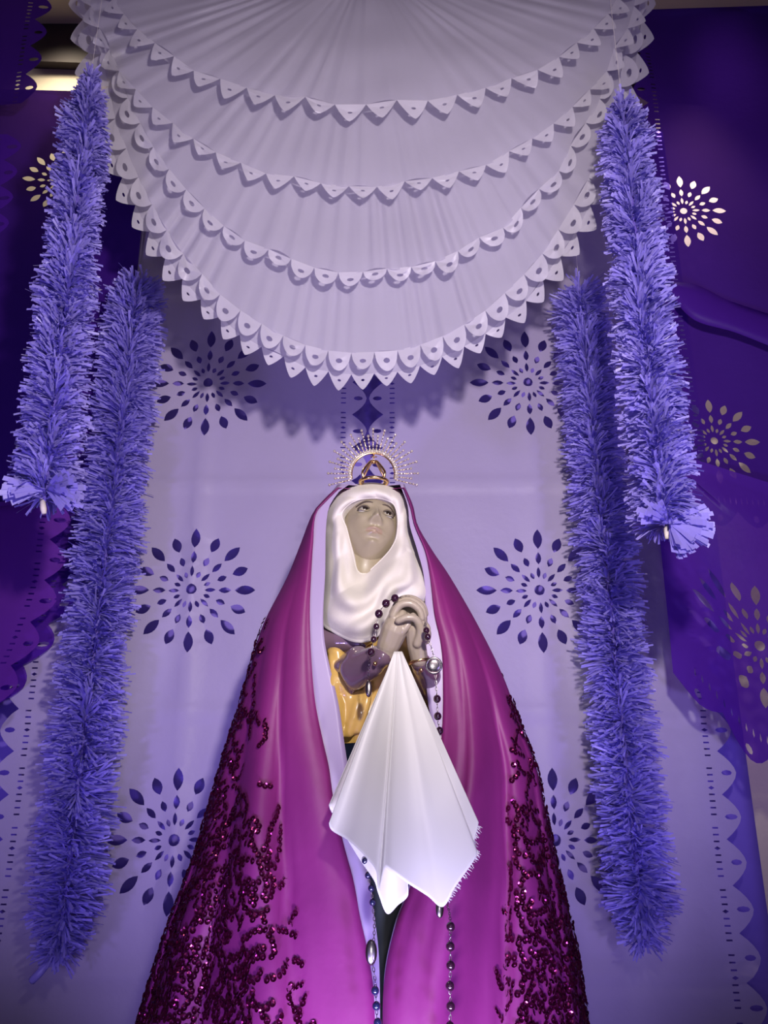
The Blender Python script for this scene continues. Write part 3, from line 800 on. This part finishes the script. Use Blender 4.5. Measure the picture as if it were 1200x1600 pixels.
# ------------------------------------------------------------------ white veil
veil = thing('head_veil', 'white cloth veil wrapped around the statue head and chest', 'veil')
pairs = [((588,778),(578,755),2.03,2.075,0),((604,781),(611,760),2.03,2.08,0),((616,789),(630,773),2.03,2.09,0),((621,803),(640,796),2.03,2.10,0),((622,822),(643,830),2.025,2.10,0),
 ((619,842),(654,862),2.02,2.08,.2),((611,857),(664,895),2.02,2.03,.6),((600,870),(669,936),2.02,1.985,1),((586,884),(628,946),2.02,1.955,1),((574,894),(590,994),2.02,1.955,1),
 ((565,896),(556,1003),2.02,1.96,1),((557,889),(520,987),2.02,1.985,1),((552,868),(503,970),2.02,2.01,.8),((547,848),(505,915),2.02,2.06,.5),((541,825),(504,862),2.025,2.09,.3),
 ((534,804),(507,815),2.03,2.10,0),((544,789),(521,779),2.03,2.09,0),((563,780),(546,761),2.03,2.08,0)]
sp = spline([Vector((a[0], a[1], yi)) for a, b, yi, yo, k in pairs], 8, True); so = spline([Vector((b[0], b[1], yo)) for a, b, yi, yo, k in pairs], 8, True); sk = spline([Vector((k, 0, 0)) for a, b, yi, yo, k in pairs], 8, True)
NR = 40; n = len(sp); vs = []; fs = []
def vp(i, r):
    a, b, k = sp[i], so[i], sk[i].x; u = a.x + (b.x - a.x) * r; v = a.y + (b.y - a.y) * r; th = i / n * 2 * pi
    bulge = .022 + .030 * k
    y = a.z + (b.z - a.z) * (r ** (1 + .4 * k)) - bulge * sin(pi * min(1, r * 1.02)) ** .8
    y += k * (.010 * sin(r * 15 - 1.2 * sin(th * 2) + .02 * (u - 580)) * sin(pi * r) + .006 * sin(.11 * u + .05 * v))
    q = noise.noise(Vector((u * .035, v * .012 if k > .3 else v * .05, 1))); y -= .016 * q * sin(pi * r)
    # long sweeping folds
    y -= .019 * abs(sin((.62 * u + v) * .055)) * k * sin(pi * min(1, r * 1.1)) 
    y -= .010 * (1 - k) * abs(sin(th * 5.3 + r * 2)) * sin(pi * r)
    return P(u, v, y)
for j in range(-3, NR + 7):
    for i in range(n):
        if j < 0:
            p = vp(i, 0); c = P(579, 835, 2.08); d = (c - p) * Vector((1, 0, 1)); vs.append(p + Vector((0, .012 * -j, 0)) - d * .03 * j)
        elif j <= NR: vs.append(vp(i, j / NR))
        else:
            k = (j - NR) / 6; p = vp(i, 1); kk = sk[i].x; c = P(580, 850, 2.15)
            vs.append(p + Vector((0, (.085 * (1 - kk) + .02) * k, 0)) + (c - p) * Vector((1, 0, 1)) * (.22 * k * k * (1 - kk) + .02 * k))
R_ = NR + 10
for j in range(R_ - 1):
    for i in range(n): a = j * n + i; b = j * n + (i + 1) % n; fs.append((a, b, b + n, a + n))
o = solid(link('wrap', vs, fs, M['veil'], veil), .003)
# rolled hem edge round the face
hem = [vp(i, .01) for i in range(n)] + [vp(0, .01)]
MB().tube(hem, .0028, 8, cap=False).build('hem', M['veil'], veil)

# ------------------------------------------------------------------ handkerchief
hk = thing('handkerchief', 'white satin handkerchief with frayed edge hanging from the clasped hands', 'handkerchief')
def fan(name, apex, left, right, bottom, yap, ybot, foldf, ns=50, nt_=70, parent=hk, m=None):
    """left/right: edge curves u(v); bottom: polyline, from left corner to right corner"""
    bt = spline([Vector((a, b, 0)) for a, b in bottom], 12); vs = []; fs = []
    def bp(t): x = t * (len(bt) - 1); i = min(int(x), len(bt) - 2); return bt[i].lerp(bt[i + 1], x - i)
    for j in range(ns + 1):
        s = j / ns
        for i in range(nt_ + 1):
            t = i / nt_; b = bp(t); wd = 1 - (1 - s) ** 1.0
            # straight ruled lines from a short pinch at the apex
            ax_ = apex[0] + (t - .5) * apex[2]
            u = ax_ + (b.x - ax_) * s; v = apex[1] + (b.y - apex[1]) * s
            y = yap + (ybot - yap) * s + foldf(t, s)
            vs.append(P(u, v, y))
    C = nt_ + 1
    for j in range(ns):
        for i in range(nt_): a = j * C + i; fs.append((a, a + C, a + C + 1, a + 1))
    return solid(link(name, vs, fs, m or M['hanky'], parent), .0012)
def ff(t, s):
    return s * (-.060 * math.exp(-((t - .36) / .21) ** 2) - .022 * math.exp(-((t - .76) / .14) ** 2) + .020 * math.exp(-((t - .10) / .07) ** 2)) + .005 * noise.noise(Vector((t * 3, s * 3, 2)))
fan('front_panel', (622, 1018, 12), None, None, [(514, 1286), (519, 1298), (545, 1314), (572, 1340), (588, 1362), (592, 1392), (600, 1358), (612, 1362), (640, 1382), (668, 1400), (692, 1417), (712, 1385), (744, 1338), (741, 1318), (748, 1285)], y0 - .012, y0 - .085, ff, 60, 110)
fan('back_panel', (620, 1024, 10), None, None, [(514, 1258), (521, 1275), (560, 1340), (584, 1375), (592, 1398), (605, 1428), (622, 1414), (637, 1400), (642, 1372), (700, 1330)], y0 + .010, y0 - .030, lambda t, s: s * (.012 * sin(t * 13)), 40, 60)
# frayed threads along the lower right edge
fr = MB(); rnd = random.Random(5)
eg = spline([Vector((700, 1404, 0)), Vector((712, 1385, 0)), Vector((744, 1338, 0)), Vector((741, 1318, 0)), Vector((748, 1290, 0))], 14)
for i, e in enumerate(eg):
    for q in range(2):
        b = P(e.x + rnd.uniform(-2, 1), e.y + rnd.uniform(-2, 2), y0 - .085); l = rnd.uniform(.003, .009); d = Vector((.8 + rnd.uniform(-.4, .3), rnd.uniform(-.3, .1), -.5 + rnd.uniform(-.5, .4))).normalized()
        fr.tube([b - d * .006, b + d * l], [.0009, .0004], 4)
fo = fr.build('frayed_edge', M['hanky'], hk); fo['kind'] = 'stuff'

# ------------------------------------------------------------------ crown
cr = thing('crown', 'gold halo crown with beaded rays on top of the veil', 'crown')
yc = 2.055
def cpt(ang, ru, rv=None): rv = rv or ru; return P(583 + ru * cos(ang), 741 - rv * sin(ang), yc)
arc = [cpt(radians(a), 34, 33) for a in range(-12, 193, 6)]
MB().tube(arc, .0026, 8).build('halo_arch', M['gold'], cr)
mb = MB()
for k in range(34): mb.ball(cpt(radians(-12 + 204 * k / 33), 36, 35) + Vector((0, -.004, 0)), .0043, 10, 6)
mb.build('arch_beads', M['crystal'], cr)['kind'] = 'stuff'
nray = 29
for k in range(nray):
    a = radians(-14 + 208 * k / (nray - 1)); r1 = 72 if k % 2 == 0 else 62
    r1 *= 1.0 + .02 * sin(a * 2); ray = MB().tube([cpt(a, 35), cpt(a, r1 - 2)], [.0013, .0008], 6).build('ray', M['gold'], cr)
    mb = MB(); r = 39
    while r <= r1: mb.ball(cpt(a, r) + Vector((0, -.0012, 0)), .0028 if r < r1 - 5 else .0036, 8, 5); r += 5.2
    mb.build('ray_beads', M['crystal'], ray)['kind'] = 'stuff'
# ring of the crown, arches and cross
cc_ = P(584, 753, yc); 
pts = [cc_ + Vector((.034 * cos(2 * pi * k / 40), .03 * sin(2 * pi * k / 40), .006 * 0)) for k in range(41)]
MB().tube(pts, .0042, 8, cap=False).build('crown_band', M['gold'], cr)
top_ = P(584, 722, yc)
for k in range(4):
    a = pi / 4 + k * pi / 2; b = cc_ + Vector((.034 * cos(a), .03 * sin(a), 0))
    MB().tube(spline([b, b + Vector((.004 * cos(a), .004 * sin(a), .018)), top_ + Vector((.012 * cos(a), .01 * sin(a), -.002)), top_], 5), [.0032] * 16, 8).build('crown_arch', M['gold'], cr)
MB().ball(top_, .005, 10, 8).build('orb', M['gold'], cr)
x = MB().tube([top_, top_ + Vector((0, 0, .022))], .0016, 6); x.tube([top_ + Vector((-.008, 0, .014)), top_ + Vector((.008, 0, .014))], .0016, 6); x.build('cross', M['gold'], cr)

# ------------------------------------------------------------------ rosaries
def medal(p, r, parent, name='medal', m=None, flat=.15, nrm=(0, -1, -.2)):
    R = Vector(nrm).to_track_quat('Z', 'Y').to_matrix(); mb = MB().ball(p, r * .8, 20, 10, (1, 1, flat), R)
    o = mb.build(name, m or M['silver'], parent)
    n = 24; pts = [Vector(p) + R @ Vector((r * cos(2 * pi * k / n), r * sin(2 * pi * k / n), 0)) for k in range(n + 1)]
    MB().tube(pts, r * .16, 8, cap=False).build('medal_rim', m or M['silver'], o); return o
def chain(pts, parent, r=.0011):
    mb = MB(); c = spline([P(*q) for q in pts], 6); acc = 0
    L = sum((c[i + 1] - c[i]).length for i in range(len(c) - 1)); n = max(2, int(L / .0065)); 
    def at(d):
        for i in range(len(c) - 1):
            l = (c[i + 1] - c[i]).length
            if d <= l or i == len(c) - 2: return c[i].lerp(c[i + 1], min(1, d / max(l, 1e-9))), (c[i + 1] - c[i]).normalized()
            d -= l
    for k in range(n):
        p, t = at(L * (k + .5) / n); s = t.cross(Vector((0, 1, 0))).normalized() if k % 2 else Vector((0, 1, 0)); l = .0042
        lp = [p + t * l * cos(2 * pi * q / 10) + s * .0020 * sin(2 * pi * q / 10) for q in range(11)]; mb.tube(lp, r * .6, 5, cap=False)
    o = mb.build('chain', M['silver'], parent); o['kind'] = 'stuff'; return o
def beads(pts, parent, r=.0075, m='bead'):
    for (u, v, y) in pts: MB().ball(P(u, v, y), r, 14, 9, (1, 1, 1.08)).build('bead', M[m], parent)
ro = thing('rosary', 'dark-beaded rosary looped over the clasped hands and hanging down in front', 'rosary')
left = [(617, 935, 1.815), (603, 943, 1.80), (592, 959, 1.80), (588, 979, 1.80), (584, 999, 1.80), (580, 1019, 1.80)]
chain([(640, 932, 1.84)] + left + [(577, 1035, 1.82), (575, 1062, 1.84)], ro)
beads([left[0], left[1], left[2], left[5]], ro, .0085); beads([left[3], left[4]], ro, .0065)
MB().ball(P(576, 1076, 1.845), .013, 14, 10, (.55, .35, 1.35)).build('pendant_medal', M['silver'], ro)
rp = [(664, 972, 1.815), (666, 985, 1.79), (668, 995, 1.79), (675, 1015, 1.79), (679, 1038, 1.79), (681, 1065, 1.79), (683, 1092, 1.79), (684, 1119, 1.79), (687, 1142, 1.79), (690, 1170, 1.79)]
chain(rp, ro); beads([rp[1], rp[2]], ro, .0066); beads([rp[6], rp[7], rp[8]], ro, .0075)
medal(P(678, 1040, 1.785), .0150, ro, 'round_medal')['label'] = 'round silver medal'
# lower strand under the handkerchief
ylow = 1.70
lowp = [(704, 1448), (703.5, 1479), (704, 1509), (703, 1541), (704, 1573), (703, 1604), (703, 1635)]
chain([(694, 1170, 1.84), (700, 1300, 1.83), (698, 1400, 1.78), (702, 1425, 1.735)] + [(u, v, ylow + .01) for u, v in lowp], ro)
beads([(u, v, ylow + .008) for u, v in lowp], ro, .0078)
MB().ball(P(687, 1420, 1.735), .012, 14, 10, (.6, .35, 1.3)).build('pendant_medal', M['silver'], ro)
r2 = thing('rosary', 'dark blue rosary chain with silver medal in the gap below the handkerchief', 'rosary')
p2 = [(570, 1345, 1.80), (575, 1368, 1.80), (580, 1388, 1.80), (582, 1410, 1.80), (585, 1440, 1.79), (584, 1470, 1.77), (582, 1500, 1.75), (586, 1530, 1.74), (588, 1570, 1.73), (590, 1620, 1.72)]
chain(p2, r2); beads(p2[:4], r2, .006, 'bluebead'); beads([(586, 1548, 1.735), (588, 1572, 1.73), (590, 1598, 1.725)], r2, .0072, 'bluebead')
MB().ball(P(580, 1488, 1.755), .017, 14, 10, (.62, .3, 1.25)).build('pendant_medal', M['silver'], r2)
print('objects', len(bpy.data.objects))
